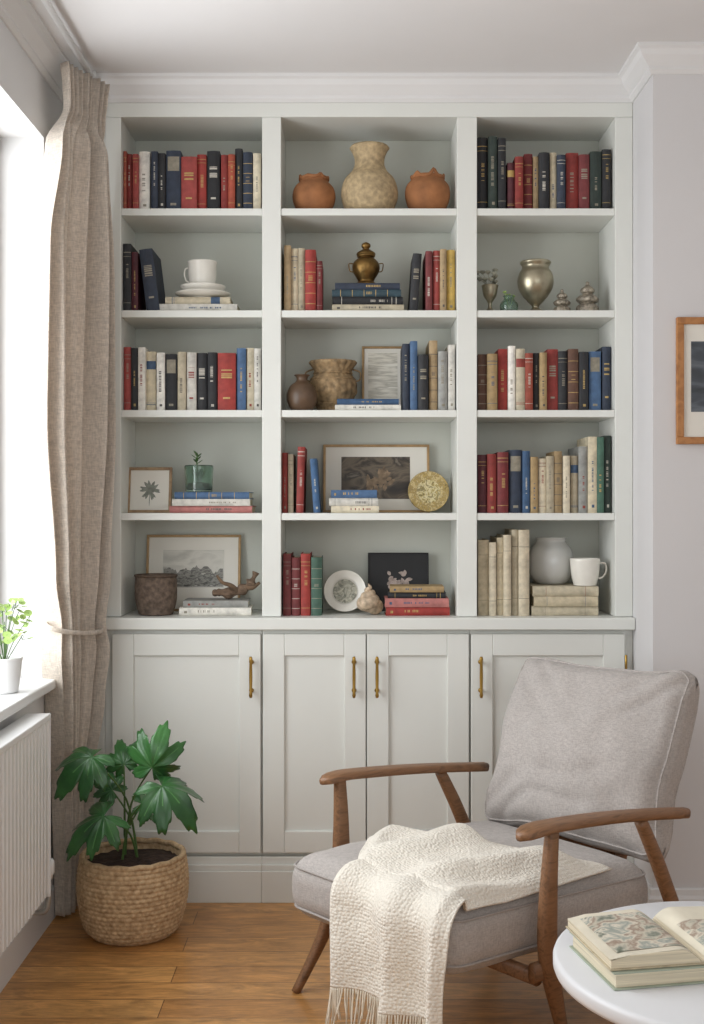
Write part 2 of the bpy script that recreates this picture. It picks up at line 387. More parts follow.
def row(shelf, bay, books):
    x0b, x1b = bays[bay]; zs = SZ[shelf]
    for i, bk in enumerate(books):
        p0, p1, ty, ck, st = bk[:5]; lean = bk[5] if len(bk) > 5 else 0
        yo = random.uniform(.026, .052)
        ty += random.uniform(-2.6, 3.6) if not lean else 0; d = 4+yo
        xa = max(x0b+.0015, WX(p0, d)); xb = min(x1b-.0015, WX(p1, d))
        w = (xb-xa)*.965; h = CZ+(505-ty)/F*d-zs
        dp = min(.2, max(.13, h*.85+random.uniform(-.01, .015)))
        size = '' if lean else ('thick ' if w > .042 else ('slim ' if w < .0245 else ''))
        lab = '%s%s%s book, %s standing from the left on the %s of the %s bay' % ('leaning ' if lean else '', size, COL[ck][1], ORD[i], SHN[shelf], bay)
        if len(lab.split()) > 16: lab = lab.replace(' standing', '', 1)
        r = thing('book', lab, 'book', ((xa+xb)/2, yo, zs+.0003+abs(math.sin(lean))*w/2), (0, lean, 0), 'books standing on the %s of the %s bay' % (SHN[shelf], bay))
        make_book(r, w, h/math.cos(lean) if lean else h, dp, ck, st)
row(0, 'left', [(122,126.5,153,'OR',2),(127,132,154,'R',3),(132.5,138.5,152,'R',2),(139,150,150,'WH',3),(151,158,154,'NV',3),(158,165.5,152,'BK',3),(166,181,152,'NV',4),(181,197,155,'R',6),(197,206.5,154,'R',2),(207,220,153,'BK',6),(221,228,155,'R',3),(228,235,152,'OR',2),(235,242.5,150,'BK',3),(243,252.5,152,'NV',5),(253,261,153,'CR',3)])
row(0, 'right', [(477,487.5,140,'BK',2),(488,497.5,139,'DG',3),(498,506,138,'BK',2),(507,514.5,163,'MR',1),(515,523.5,155,'R',2),(524,532.5,153,'DR',5),(533,538.5,155,'TN',3),(539,549.5,153,'BK',3),(550,556.5,154,'CR',3),(557,565.5,152,'NV',2),(566,578.5,151,'R',3),(579,589.5,155,'DR',6),(590,601.5,150,'DG',3),(602,611,149,'BK',2)])
row(1, 'left', [(122,131,243,'BK',2),(131.5,138,250,'MR',3),(146.5,160,250,'NV',6,-.125)])
row(1, 'centre', [(284,291,246,'TN',3),(291,298,247,'CR',2),(298,305,249,'BE',3),(305,316,251,'R',5),(316,322.5,262,'DR',2),(409,418,254,'BK',6,.07),(425.5,432.5,251,'DR',3),(433,440,248,'R',2),(440,446.5,249,'TN',3),(446.5,455,248,'YL',3)])
row(2, 'left', [(122,131,345,'R',2),(131,138,346,'BK',3),(138,145.5,347,'WH',3),(146,156,349,'CR',1),(156.5,165,352,'WH',3),(165.5,177,352,'BK',4),(177.5,186,352,'CR',3),(186.5,196.5,353,'WH',6),(197,207,354,'BK',6),(207.5,217,354,'BK',3),(217.5,236,352,'R',6),(236.5,246,350,'BL',3),(246.5,254,346,'CR',3),(254,261,346,'WH',3)])
row(2, 'centre', [(402.5,409.5,345,'NV',3),(410,417.5,343,'BL',3),(418,428.5,352,'BK',6),(429,437.5,341,'TN',5),(438,447.5,349,'GY',3),(448,455,342,'WH',3)])
row(2, 'right', [(478,487,352,'BR',5),(487,497.5,351,'TN',2),(498,507.5,350,'R',3),(508,515.5,347,'WH',3),(516,525,349,'CR',1),(525,533,352,'OR',2),(533,539.5,352,'BK',3),(540,547,351,'TN',3),(547,558,350,'R',6),(558,567.5,352,'BK',2),(568,578.5,350,'BR',5),(579,588.5,351,'BK',3),(589,601,350,'BL',4),(602,611,345,'NV',6)])
row(3, 'centre', [(282,287.5,450,'R',3),(288,293.5,452,'CR',2),(296,303.5,447,'R',2,.025),(313.5,320.5,459,'BL',3,-.07)])
row(3, 'right', [(478,486.5,455,'MR',2),(487,496.5,453,'R',3),(497,508.5,451,'DR',2),(509,522,450,'NV',4),(522.5,530,452,'BL',3),(530.5,538,455,'TN',3),(538.5,546,456,'CR',2),(546.5,554,455,'BE',3),(554,562,453,'TN',5),(562.5,570,455,'CR',3),(570.5,578,456,'BE',1),(578.5,588,446,'GY',3),(588,597,436,'CR',3),(597,604,434,'GN',3),(604,611,434,'DG',3)])
row(4, 'centre', [(283,291,556,'DR',2),(291.5,300,556,'DR',5),(300.5,310.5,556,'R',2),(311,322,556,'GN',5)])
row(4, 'right', [(478,489,538,'BE',0),(489,496.5,540,'CR',0),(497,503,537,'CR',0),(503.5,511.5,534,'BE',0),(512,518,532,'CR',0),(518.5,529.5,532,'BE',0)])
TOP = {}
def stack(key, shelf, where, books, yo=.03, dp=.16):
    z = SZ[shelf]; n = len(books)
    for i, (p0, p1, ty, by, ck, st) in enumerate(books):
        d = 4+yo; xa, xb = WX(p0, d), WX(p1, d); t = (by-ty)/F*d
        pos = 'at the bottom of' if i == 0 else ('on top of' if i == n-1 else ('second from the bottom in' if i == 1 else 'third from the bottom in'))
        yaw = random.uniform(-.03, .03)
        r = thing('book', '%s book lying %s the stack %s' % (COL[ck][1], pos, where), 'book', (xa, yo+random.uniform(0, .01)+max(0, -yaw*(xb-xa)), z+t/2+.0003), (0, PI/2, yaw), 'books stacked '+where)
        make_book(r, t*.98, xb-xa, dp-random.uniform(0, .02), ck, st); z += t
    TOP[key] = z+.0006
stack('cup', 1, 'under the white cup', [(158,237,300,308,'WH',3),(165,230,293,300,'CR',1)])
stack('urn', 1, 'under the brass urn', [(332,404,302,309,'CR',3),(333,403,294,302,'BK',2),(332,401,287,294,'TL',5),(335,400,280,287,'NV',3)])
stack('cert', 2, 'before the small framed certificate', [(335,401,404,410,'WH',3),(337,399,398,404,'BL',3)], .03, .085)
stack('glass', 3, 'under the green glass planter', [(169,252,506,513,'PK',3),(172,250,499,506,'WH',3),(174,249,492,499,'BL',5)])
stack('paint', 3, 'before the large framed painting', [(331,379,505,512,'CR',3),(329,378,497,505,'WH',2),(331,377,489,497,'BL',3)], .03, .115)
stack('wood', 4, 'under the driftwood', [(179,251,607,615,'WH',3),(183,248,600,607,'GY',3)], .035, .13)
stack('card', 4, 'before the black flower picture', [(386,450,607,615.5,'R',3),(385,449,598,607,'PK',3),(388,446,592,598,'BK',2),(390,444,586,592,'TN',3)], .03, .125)
stack('mug', 4, 'under the white mug', [(532,599,606,615.5,'CR',0),(534,598,596,606,'BE',0),(533,599,586,596,'CR',0)], .03, .19)
# ------------------------------------------------------------------ ornaments
def pot(name, label, cat, px, d, z, prof, mat, seg=40, fn=None, sc=1.0, n=5):
    k = d/F*sc
    r = thing(name, label, cat, (WX(px, d), d-4, z+.0004))
    b = B(); lathe(b, [(p[0]*k, p[1]*k) for p in smoothprof(prof, n)], seg, fn=fn); obj('body', b, mat, r, True)
    return r, k
def scallop(r, k, rad, z, nn, amp):
    b = B(); tube(b, [(rad*k*math.cos(2*PI*i/120), rad*k*math.sin(2*PI*i/120), z*k+amp*(1-abs(math.sin(nn*PI*i/120+.6)))**1.3*(.7+.3*math.sin(i*.21))) for i in range(120)], (.0042, .006), 8, closed=True); obj('rim', b, m_terra, r, True)
r, k = pot('terracotta_pot', 'small round terracotta pot left of the tall stoneware jug', 'pot', 314, 4.1, SZ[0], [(0,0),(11,0),(18,6),(21.5,16),(20,26),(15,32),(14,35),(15,37),(12,37),(9,33),(0,28)], m_terra)
scallop(r, k, 14.2, 35.5, 7, .010)
r, k = pot('stoneware_jug', 'large speckled beige stoneware jug between two terracotta pots', 'vase', 369.5, 4.1, SZ[0], [(0,0),(19,0),(26,9),(28.5,22),(25,35),(18,43),(15,50),(15.5,58),(19,66),(18,68),(15,66),(12,56),(0,50)], m_stone)
b = B(); lathe(b, [(18.5*k,65*k),(20*k,66.5*k),(18.5*k,68.5*k),(16.5*k,67*k)], 40); obj('rim', b, m_stone, r, True)
r, k = pot('terracotta_pot', 'terracotta pot with scalloped rim right of the tall stoneware jug', 'pot', 427.5, 4.1, SZ[0], [(0,0),(12,0),(19,7),(22.5,18),(21.5,28),(17,34),(16,36),(17,38),(14,38),(11,34),(0,30)], m_terra)
scallop(r, k, 16.2, 36, 6, .022)
# cup on stacked dishes
zb = TOP['cup']
r, k = pot('saucer', 'wide flat white saucer lowest of the dishes under the white cup', 'saucer', 203, 4.1, zb, [(0,0),(13,0),(14,1),(22,2.5),(27,5),(27.5,6),(26,6),(20,4),(13,2.5),(0,2.2)], m_glaze)
r, k = pot('bowl', 'shallow white bowl between the wide saucer and the cup', 'bowl', 203, 4.1, zb+3.0*k, [(0,0),(11,0),(12,1),(18,3.5),(22,8),(22.5,10),(21.5,10),(17,6.5),(11,4.5),(0,4)], m_glaze)
r, k = pot('teacup', 'white glazed cup standing on stacked dishes on second shelf', 'cup', 202.5, 4.1, zb+7.6*k, [(0,0),(9,0),(9.5,2),(12.5,6),(14,16),(14.2,26),(15,29.5),(13.6,29.5),(12.6,20),(11,8),(0,4)], m_glaze)
b = B(); tube(b, sm([(-13*k,0,24*k),(-17*k,0,23*k),(-18*k,0,17*k),(-16*k,0,11*k),(-12.6*k,0,10*k)], 5), .0026, 8, (0,1,0)); obj('handle', b, m_glaze, r, True)
# urn
r, k = pot('lidded_urn', 'dark aged brass lidded urn on a stack of books', 'urn', 366, 4.1, TOP['urn'], [(0,0),(11,0),(11,2),(8,4),(9,7),(13,14),(13.5,21),(10,26),(7,28),(9,29),(9,31)], m_bronze)
b = B(); lathe(b, [(p[0]*k, p[1]*k) for p in smoothprof([(9.5,31),(9,33),(6,35),(3,37),(4.5,39),(4,42),(0,44)], 5)], 32); obj('lid', b, m_bronze, r, True)
for s in (-1, 1):
    b = B(); tube(b, sm([(s*12.5*k,0,22*k),(s*17*k,0,22*k),(s*16*k,0,15*k),(s*12.8*k,0,14*k)], 4), .002, 8, (0,1,0)); obj('handle', b, m_bronze, r, True)
# silver pieces, right bay second shelf
r, k = pot('goblet', 'small tarnished pewter goblet holding dried sprigs beside the big silver vase', 'goblet', 490, 4.08, SZ[1], [(0,0),(7,0),(7,2),(2.5,5),(2,10),(3.5,13),(6.5,18),(8,26),(8.5,28),(7.2,28),(6,20),(0,17)], m_pewter, 28)
b = B()
for i in range(11):
    a = i*2.2; ex = 5+9*((i*37) % 10)/10; ez = 32+1.2*((i*53) % 11)
    e = (ex*k*math.cos(a), ex*k*.7*math.sin(a), ez*k)
    tube(b, sm([(0,0,18*k),(3.5*k*math.cos(a),3*k*math.sin(a),28*k), e], 4), .0011, 6)
    lathe(b, [(0,-.009),(.006,-.004),(.011,.001),(.008,.005),(0,.006)], 9, e)
obj('sprigs', b, M('dried_sprig', '#9a9a8a', .8, .35, 40), r, True)
r, k = pot('glass_jar', 'tiny clear green glass jar between pewter goblet and silver vase', 'jar', 509, 4.07, SZ[1], [(0,0),(8,0),(9,3),(9,9),(6,13),(5,15),(6,17),(5,17),(4,14),(7.5,9),(7.5,3),(0,1.5)], m_glassg, 28)
b = B()
for i in range(6):
    a = i*1.9; e = (5*k*math.cos(a), 4*k*math.sin(a), (17+2*(i % 3))*k); tube(b, [(0,0,3*k), e], .001, 6); lathe(b, [(0,-.005),(.006,0),(0,.005)], 8, e)
obj('sprigs', b, m_leaf2, r, True)
r, k = pot('silver_vase', 'large tarnished silver footed vase on second shelf of right bay', 'vase', 535.5, 4.1, SZ[1], [(0,0),(10,0),(10,2.5),(4,6),(4,9),(9,14),(16,24),(18,33),(16.5,41),(14,45),(13.5,48),(15.5,51.5),(14,53),(11,47),(0,42)], m_pewter)
m_trink = M('ornate_silver', '#9c9384', .45, .55, 90, .9, 120, metal=.6)
for px, sc, lab in ((562, .82, 'smaller tiered silvery figurine next to the silver vase'), (587.5, 1.08, 'larger tiered silvery figurine at the right of the silver vase')):
    r, k = pot('figurine', lab, 'figurine', px, 4.08, SZ[1], [(0,0),(9,0),(10,2),(9,7),(6,9),(9,11),(9.5,14),(6,17),(4,18),(6,20),(5.5,23),(2,26),(1.5,29),(0,30)], m_trink, 24, lambda a, z, i: 1+.1*math.cos(8*a), sc)
# middle shelf
r, k = pot('bottle_vase', 'small dark brown vase left of the carved pot on middle shelf', 'vase', 302, 4.065, SZ[2], [(0,0),(9,0),(14,7),(15.5,16),(12,25),(6,30),(6,34),(8,36),(6,36),(4,30),(0,25)], M('dark_brown_glaze', '#5b4634', .4, .3, 20))
m_carv = M('carved_clay', '#937b5a', .75, .45, 50, .9, 50)
kk = 4.165/F
def carve(a, z, i):
    q = z/kk
    if 10 < q < 33: return 1+.045*math.cos(9*a+.35*(q-12))*math.cos(9*a-.35*(q-12))*math.sin(PI*(q-10)/23)
    if q > 44: return 1+.02*math.cos(18*a)
    return 1+.012*math.cos(24*a)
r, k = pot('carved_pot', 'tan carved pot with flared rim and ring bands on middle shelf', 'pot', 333, 4.165, SZ[2], [(0,0),(13,0),(15,2),(17.5,9),(22,17),(24,25),(23,32),(20,37),(18.5,40),(20,45),(23.5,50),(22.5,52),(19,46),(16,38),(0,30)], m_carv, 108, carve, n=8)
for z_, rr in ((9, 18.2), (34, 22.0), (40, 19.0)):
    b = B(); tube(b, [(rr*k*math.cos(2*PI*i/60), rr*k*math.sin(2*PI*i/60), z_*k+.0012*math.sin(15*2*PI*i/60)) for i in range(60)], .0032, 8, closed=True); obj('band', b, m_carv, r, True)
for s in (-1, 1):
    b = B(); tube(b, sm([(s*22*k,0,32*k),(s*27*k,0,34*k),(s*27*k,0,41*k),(s*20*k,0,44*k)], 4), .003, 8, (0,1,0)); obj('handle', b, m_carv, r, True)
# framed things: the root is the bottom edge, leaning back
def framed(name, label, px0, px1, ty, z, y, fw, fm, margin, pm, lean=8, cat='picture', mat=m_matb, art=None, base=None):
    d = 4+y; w = WX(px1, d)-WX(px0, d); h = (CZ+(505-ty)/F*d-z)/math.cos(math.radians(lean))
    r = thing(name, label, cat, ((WX(px0, d)+WX(px1, d))/2, y, z+.0004), (-math.radians(lean), 0, 0))
    b = B(); t = .013
    box(b, -w/2, w/2, 0, t, 0, fw); box(b, -w/2, w/2, 0, t, h-fw, h); box(b, -w/2, -w/2+fw, 0, t, fw, h-fw); box(b, w/2-fw, w/2, 0, t, fw, h-fw)
    obj('frame', b, fm, r, bevel=.0015)
    b = B(); box(b, -w/2+fw*.9, w/2-fw*.9, .005, .011, fw*.9, h-fw*.9); obj('mat_board', b, mat, r)
    if pm:
        ml, mr_, mb_, mt = margin
        b = B(); box(b, -w/2+fw+ml, w/2-fw-mr_, .0042, .0052, fw+mb_, h-fw-mt); obj('picture', b, pm, r)
    if art: art(r, w, h)
    return r, w, h
def flatleaf(b, x, z, ang, L, wd, y):
    n = 8; pts = []
    for i in range(n+1): t = i/n; pts.append((t*L, wd*math.sin(PI*t)**.8))
    out = pts+[(p[0], -p[1]) for p in pts[::-1][1:-1]]
    c, s = math.cos(ang), math.sin(ang)
    b.faces.new([b.verts.new((x+p[0]*c-p[1]*s, y, z+p[0]*s+p[1]*c)) for p in out])
m_cert = picmat('faded_document', ['#e8e4d8', '#ddd8ca', '#b9b4a6', '#e8e4d8'], 30, .2, (.4, 1, 3), 3)
framed('framed_certificate', 'small gold framed cream document beside the carved pot on middle shelf', 362, 404, 345, SZ[2], .2, .008, m_gold, (.014,.014,.016,.016), m_cert)
def botan(r, w, h):
    b = B()
    for i in range(17): flatleaf(b, .006*math.cos(i*2.4), h*.5+.006*math.sin(i*2.4), 2*PI*i/17, .030+.010*(i % 3)/2, .0050, .0048-.00001*i)
    for i in range(9): flatleaf(b, 0, h*.5, 2*PI*(i+.4)/9, .018, .0045, .0045-.00001*i)
    flatleaf(b, 0, h*.48, -PI/2, .055, .0014, .0043)
    obj('drawing', b, m_ink, r)
framed('framed_botanical', 'small wooden framed grey botanical drawing on fourth shelf of the left bay', 126.5, 171, 467, SZ[3], .12, .010, m_lightf, (0,0,0,0), None, 10, art=botan)
m_paint = picmat('dark_painting', ['#2b2622', '#3d352c', '#6b5f4f', '#332c26', '#8d8373'], 10, 1.2, (1, 1, 1.4))
def halo(r, w, h):
    b = B()
    for i in range(34): flatleaf(b, w*.02+random.uniform(-.035, .03), h*.47+random.uniform(-.02, .02), random.uniform(0, 2*PI), random.uniform(.02, .04), .007, .0040-.00002*i)
    obj('drawing', b, M('painted_bloom', '#7d6a55', .7, .5, 60), r)
framed('framed_painting', 'wide gilt framed dark still-life painting with cream mount, fourth shelf centre', 323, 430, 444, SZ[3], .205, .009, m_gold, (.055,.06,.04,.035), m_paint, art=halo)
m_sket = picmat('pencil_sky', ['#a9a79e', '#c3c0b6', '#d3d0c6', '#b7b4aa'], 10, 1, (.7, 1, 2))
m_land = picmat('pencil_ground', ['#41413c', '#6b6a63', '#94928a', '#504f4a', '#b3b0a6'], 60, .3, (.7, 1, 1.6), 12)
def hills(r, w, h):
    x0, x1 = -w/2+.062, w/2-.062; zb_ = .087
    for k_, (hh, am, sd) in enumerate(((.062, .030, 3), (.036, .018, 9))):
        b = B(); top = []; n = 40
        for i in range(n+1):
            x = x0+(x1-x0)*i/n; top.append((x, zb_+hh+am*noise.noise(Vector((i*.16, sd, 0)))+.35*am*noise.noise(Vector((i*.7, sd, 4)))))
        lo = [b.verts.new((x, .0040-.0002*k_, zb_)) for x, z in top]; hi = [b.verts.new((x, .0040-.0002*k_, z)) for x, z in top]
        for i in range(n): b.faces.new((lo[i], lo[i+1], hi[i+1], hi[i]))
        obj('drawing', b, m_land, r)
framed('framed_sketch', 'wide gilt framed grey landscape sketch behind the woven bowl', 145, 240, 535, SZ[4], .205, .009, m_gold, (.05,.05,.075,.045), m_sket, art=hills)
def bloom(r, w, h):
    b = B()
    for i in range(30): flatleaf(b, random.uniform(-.035, .035), h*.52+random.uniform(-.03, .03), random.uniform(0, 2*PI), random.uniform(.015, .028), .006, .0035-i*.00003)
    obj('flower', b, M('pale_petal', '#ab9b92', .8, .45, 50), r)
    b = B()
    for i in range(5): flatleaf(b, 0, h*.5, PI*(1.3+i*.1), .1, .002, .0038)
    obj('drawing', b, M('dark_stem_ink', '#4a5048', .8, .3, 30), r)
m_blk = M('black_card', '#1d1d1f', .6, .2, 10)
framed('flower_picture', 'black unmounted picture of a pale flower behind stacked books', 368, 429, 553, SZ[4], .205, .004, m_blk, (0,0,0,0), None, 6, mat=m_blk, art=bloom)
# green glass planter
zg = TOP['glass']
r, k = pot('glass_planter', 'green glass planter with a small succulent on stacked books', 'planter', 199, 4.1, zg, [(0,0),(12,0),(13.5,2),(14,14),(14.5,25),(13.2,25.5),(12.6,14),(12,3),(0,2)], m_glassg, 36)
b = B(); lathe(b, [(0,2.6*k),(11*k,2.8*k),(11.2*k,9*k),(0,11*k)], 24); obj('soil', b, m_soil, r, True)
b = B()
def blade(b, p, dr, L, wd, nrm=(0,-1,.3), n=5, bend=.3):
    p = Vector(p); dr = Vector(dr).normalized(); nrm = Vector(nrm); s = dr.cross(nrm).normalized(); u = s.cross(dr); pv = None
    for i in range(n+1):
        t = i/n; c = p+dr*L*t-u*abs(L)*bend*t*t; wv = wd*max(.03, math.sin(PI*min(1, t*.92+.08))**.8)
        q = (b.verts.new(c-s*wv), b.verts.new(c-u*wv*.3), b.verts.new(c+s*wv))
        if pv: b.faces.new((pv[0], q[0], q[1], pv[1])); b.faces.new((pv[1], q[1], q[2], pv[2]))
        pv = q
for i in range(14):
    a = i*2.4; e = .9+.12*i; blade(b, (0,0,11*k), (math.cos(a), math.sin(a), e), .045+.001*i, .006, (0,0,1), 5, .1)
tube(b, sm([(0,0,10*k),(-2*k,0,26*k),(-2*k,0,37*k)], 4), .002, 6)
for i in range(8): a = i*2.4; blade(b, (-2*k,0,(28+1.3*i)*k), (math.cos(a), math.sin(a), .9), .024, .005, (0,0,1), 4, .1)
obj('succulent', b, M('succulent_green', '#4d6b3c', .6, .3, 40), r, True, solid=.001)
# gold plate, print plate
def plate(name, label, px, d, rad, z, mat, tilt=78, m2=None, flat=False):
    t = math.radians(tilt)
    r = thing(name, label, 'plate', (WX(px, d), d-4, z+rad*math.sin(t)+.004), (t, 0, 0))
    prof = [(0,.0035),(rad*.6,.0036),(rad*.9,.0048),(rad*.985,.0058),(rad,.0045),(rad*.97,.002),(rad*.6,0),(0,0)] if flat else [(0,.004),(rad*.55,.004),(rad*.66,.008),(rad*.97,.015),(rad,.0165),(rad*.98,.012),(rad*.68,.003),(rad*.5,0),(0,0)]
    b = B(); lathe(b, smoothprof(prof, 4), 48); obj('plate_body', b, mat, r, True)
    if m2:
        b = B(); lathe(b, [(0,.0044),(rad*.58,.0045 if flat else .0064)], 40); obj('printed_centre', b, m2, r, True)
    return r
m_plg = picmat('gilt_pattern', ['#77663a', '#b59a58', '#8f7b4c', '#cdb884', '#83713f'], 75, 1, (1,1,1), 4)
plate('decorative_plate', 'round gold patterned plate leaning on the wide framed painting', 428.5, 4.165, .071, SZ[3], m_plg, 80, picmat('gilt_medallion', ['#5f5636', '#a39055', '#d8cba0', '#7d7148', '#c2ab6a'], 55, 1, (1,1,1), 3), True)
plate('printed_plate', 'cream plate with dark printed centre beside the green book', 345, 4.15, .072, SZ[4], m_glaze, 76, picmat('transfer_print', ['#55584f', '#a9a797', '#d6d0bd'], 40, 2))
r, k = pot('glass_vase', 'rounded pale glass vase standing behind the white mug', 'vase', 551, 4.168, TOP['mug'], [(0,0),(13,0),(19,5),(22.5,14),(23,24),(20.5,34),(16,40),(14.5,43),(15.5,46),(14.2,46),(13.2,43),(14.6,39.5),(19.2,33),(21.6,24),(21,14),(18,7),(0,3)], m_frost, 40)
# mug
r, k = pot('mug', 'white mug with handle on the stack of cream books', 'mug', 585, 4.075, TOP['mug'], [(0,0),(10,0),(11.5,2),(13.5,10),(14.5,20),(15,26),(14,26.5),(13,20),(11,4),(0,3)], m_glaze)
b = B(); tube(b, sm([(14*k,0,22*k),(20*k,0,22*k),(21*k,0,14*k),(17*k,0,8*k),(12.8*k,0,7.5*k)], 5), .0032, 8, (0,1,0)); obj('handle', b, m_glaze, r, True)
# woven bowl
r, k = pot('woven_bowl', 'dark brown textured bowl in front of the framed sketch', 'bowl', 156, 4.08, SZ[4], [(0,0),(15,0),(18,4),(20.5,14),(21,25),(20.5,37),(20,39),(18.5,38),(18,20),(15,5),(0,4)], M('dark_wicker', '#65564a', .85, .5, 60, 1, 80), 60, lambda a, z, i: 1+.02*math.sin(30*a+(i % 2)*PI))
b = B(); tube(b, [(20.2*k*math.cos(2*PI*i/40), 20.2*k*math.sin(2*PI*i/40), 39*k) for i in range(40)], .005, 8, closed=True); obj('rim', b, M('wicker_rim', '#57473a', .85, .4, 60, 1, 80), r, True)
# driftwood
zw = TOP['wood']; xw = WX(235, 4.1)
r = thing('driftwood', 'curved piece of brown driftwood lying on stacked books', 'driftwood', (xw, .1, zw))
k = 4.1/F; b = B()
tube(b, sm([(-22*k,0,6*k),(-14*k,-.005,7*k),(-4*k,0,6*k),(6*k,.005,9*k),(14*k,0,14*k),(18*k,0,20*k),(21*k,0,27*k)], 5), [(.016+.005*math.sin(i*.9))*(1 if 3 < i < 24 else .6) for i in range(31)], 10)
obj('branch', b, M('driftwood_bark', '#6f5b4a', .9, .4, 40, .8, 50, stretch=(1,4,4)), r, True)
b = B(); tube(b, sm([(2*k,0,8*k),(-4*k,-.01,14*k),(-12*k,-.015,17*k),(-18*k,-.01,24*k)], 5), [.011-.0005*i for i in range(16)], 8)
tube(b, sm([(12*k,0,12*k),(18*k,-.01,12*k),(25*k,-.01,17*k)], 5), [.012-.0007*i for i in range(11)], 8)
obj('twig', b, M('driftwood_twig', '#6a5542', .9, .4, 40, .8, 50), r, True)
# shell
r = thing('seashell', 'small cream spiral seashell between the printed plate and stacked books', 'shell', (WX(369, 4.06), .06, SZ[4]+.001))
b = B(); pts = []; rd = []
for i in range(70):
    t = i/69; R_ = .02*(1-t)+.001; a = t*7*PI
    pts.append((R_*math.cos(a), R_*math.sin(a)*.9, .028+.078*t)); rd.append(.0265*(1-t)+.002)
tube(b, pts, rd, 14); obj('shell_body', b, M('shell', '#b9a48b', .6, .4, 60, .5, 60), r, True)
# ------------------------------------------------------------------ wall picture
d = 4+YBR-.016
xa, xb = WX(677, d), WX(677, d)+.40; za, zb2 = CZ+(505-444)/F*d, CZ+(505-317)/F*d
r = thing('wall_picture', 'wooden framed dark photograph with white mount on the right wall', 'picture', ((xa+xb)/2, YBR-.018, za))
w = xb-xa; h = zb2-za; fw = .022
b = B()
for q in ((-w/2, w/2, 0, fw), (-w/2, w/2, h-fw, h)): box(b, q[0], q[1], 0, .0175, q[2], q[3])
for q in ((-w/2, -w/2+fw), (w/2-fw, w/2)): box(b, q[0], q[1], 0, .0175, fw, h-fw)
obj('frame', b, m_oakf, r, bevel=.002)
b = B(); box(b, -w/2+.02, w/2-.02, .007, .015, .02, h-.02); obj('mat_board', b, m_matb, r)
b = B(); box(b, -w/2+.045, w/2-.045, .006, .008, .10, h-.075); obj('picture', b, picmat('dark_photo', ['#2b2f33', '#454b52', '#6b7178'], 6, 1, (1,1,3)), r)
# ------------------------------------------------------------------ radiator
rx = XL+.035
r = thing('radiator', 'white panel radiator with vertical flutes below the window sill', 'radiator', (rx, -1.1, 0))
RY0, RY1 = -.75, .55
b = B(); out = [(RY0, 0)]; y = RY0
xf = .062
while y < RY1-.03:
    out += [(y, xf), (y+.020, xf), (y+.024, xf-.007), (y+.030, xf-.007)]; y += .034
out += [(RY1, xf), (RY1, 0)]
prism(b, [(q[1], q[0]) for q in out], .20, .70); obj('panel', b, m_white, r)
b = B(); box(b, -.004, xf+.004, RY0-.004, RY1+.004, .7005, .718); obj('top_grille', b, m_white, r, bevel=.003)
b = B(); box(b, -.004, xf+.003, RY1+.0005, RY1+.006, .19, .70); obj('side_panel', b, m_white, r, bevel=.002)
m_valve = M('valve_metal', '#b9b9b5', .35, .1, 20, metal=.6)
b = B(); tube(b, sm([(.045, RY1+.007, .235), (.045, RY1+.045, .235), (.045, RY1+.055, .225), (.045, RY1+.055, .17), (.035, RY1+.055, .13), (-.012, RY1+.055, .128)], 5), .008, 10); obj('pipe', b, m_valve, r, True)
b = B(); lathe(b, [(0,0),(.013,0),(.014,.012),(.018,.016),(.018,.05),(.013,.058),(0,.06)], 20, (.045, RY1+.055, .225)); obj('valve', b, m_white, r, True)
for yy in (RY0+.2, RY1-.2):
    b = B(); box(b, XL+.0005-rx, -.001, yy-.02, yy+.02, .3, .62); obj('bracket', b, m_white, r)
# ------------------------------------------------------------------ curtain
r = thing('curtain', 'oatmeal linen full-length curtain gathered at the window edge', 'curtain', (-.85, -.25, 0))
def lerp(tab, z):
    for (z0_, v0), (z1_, v1) in zip(tab, tab[1:]):
        if z <= z1_:
            t = max(0, (z-z0_)/(z1_-z0_)); t = t*t*(3-2*t)
            return [a+(b_-a)*t for a, b_ in zip(v0, v1)]
    return tab[-1][1]
#          z : xc, ycentre, half length in y, half length in x, amplitude
TAB = [(.012, (-.905, -.12, .075, .016, .016)), (.45, (-.898, -.13, .08, .022, .020)), (.70, (-.884, -.16, .10, .036, .026)), (.85, (-.877, -.175, .115, .044, .028)), (.93, (-.880, -.18, .108, .039, .026)),
       (1.10, (-.879, -.20, .14, .050, .030)), (1.6, (-.874, -.24, .19, .066, .034)), (2.1, (-.869, -.25, .19, .068, .034)), (2.42, (-.862, -.225, .14, .054, .030)), (2.56, (-.848, -.195, .085, .038, .015)), (2.62, (-.846, -.195, .09, .042, .018)), (2.685, (-.846, -.195, .10, .046, .022))]
b = B(); NU, NZ = 300, 120; rows = []
for j in range(NZ+1):
    z = .012+(2.685-.012)*j/NZ; xc, yc, hl, hxx, am = lerp(TAB, z); rw = []
    pl = max(0, min(1, (z-2.45)/.1)); pl = pl*pl*(3-2*pl)          # pinch-pleated heading at the top
    for i in range(NU+1):
        t = i/NU
        wob = 1.5*noise.noise(Vector((t*3.1, z*.5, 7)))
        ph = 2*PI*(6.2*t+.42*math.sin(4.1*t+.8))+wob*(1-pl)+.45*math.sin(1.1*z+5*t)
        n_ = Vector((hl, -hxx)).normalized()
        a_ = am*(math.sin(ph)+.28*math.sin(2.3*ph+1.3*z)+.5*noise.noise(Vector((t*9, z*.7, 1))))*(1+.45*math.sin(8*t+.9*z))
        a_ = a_*(1-pl*.8)+pl*(.010+.28*am)*(1-2*abs(math.sin(PI*8*t))**.6)
        x = xc+hxx*(2*t-1)+n_.x*a_
        y = yc+hl*(2*t-1)+n_.y*a_
        rw.append(b.verts.new((x+.85, y+.25, z)))
    rows.append(rw)
for a, c in zip(rows, rows[1:]):
    for i in range(NU): b.faces.new((a[i], a[i+1], c[i+1], c[i]))
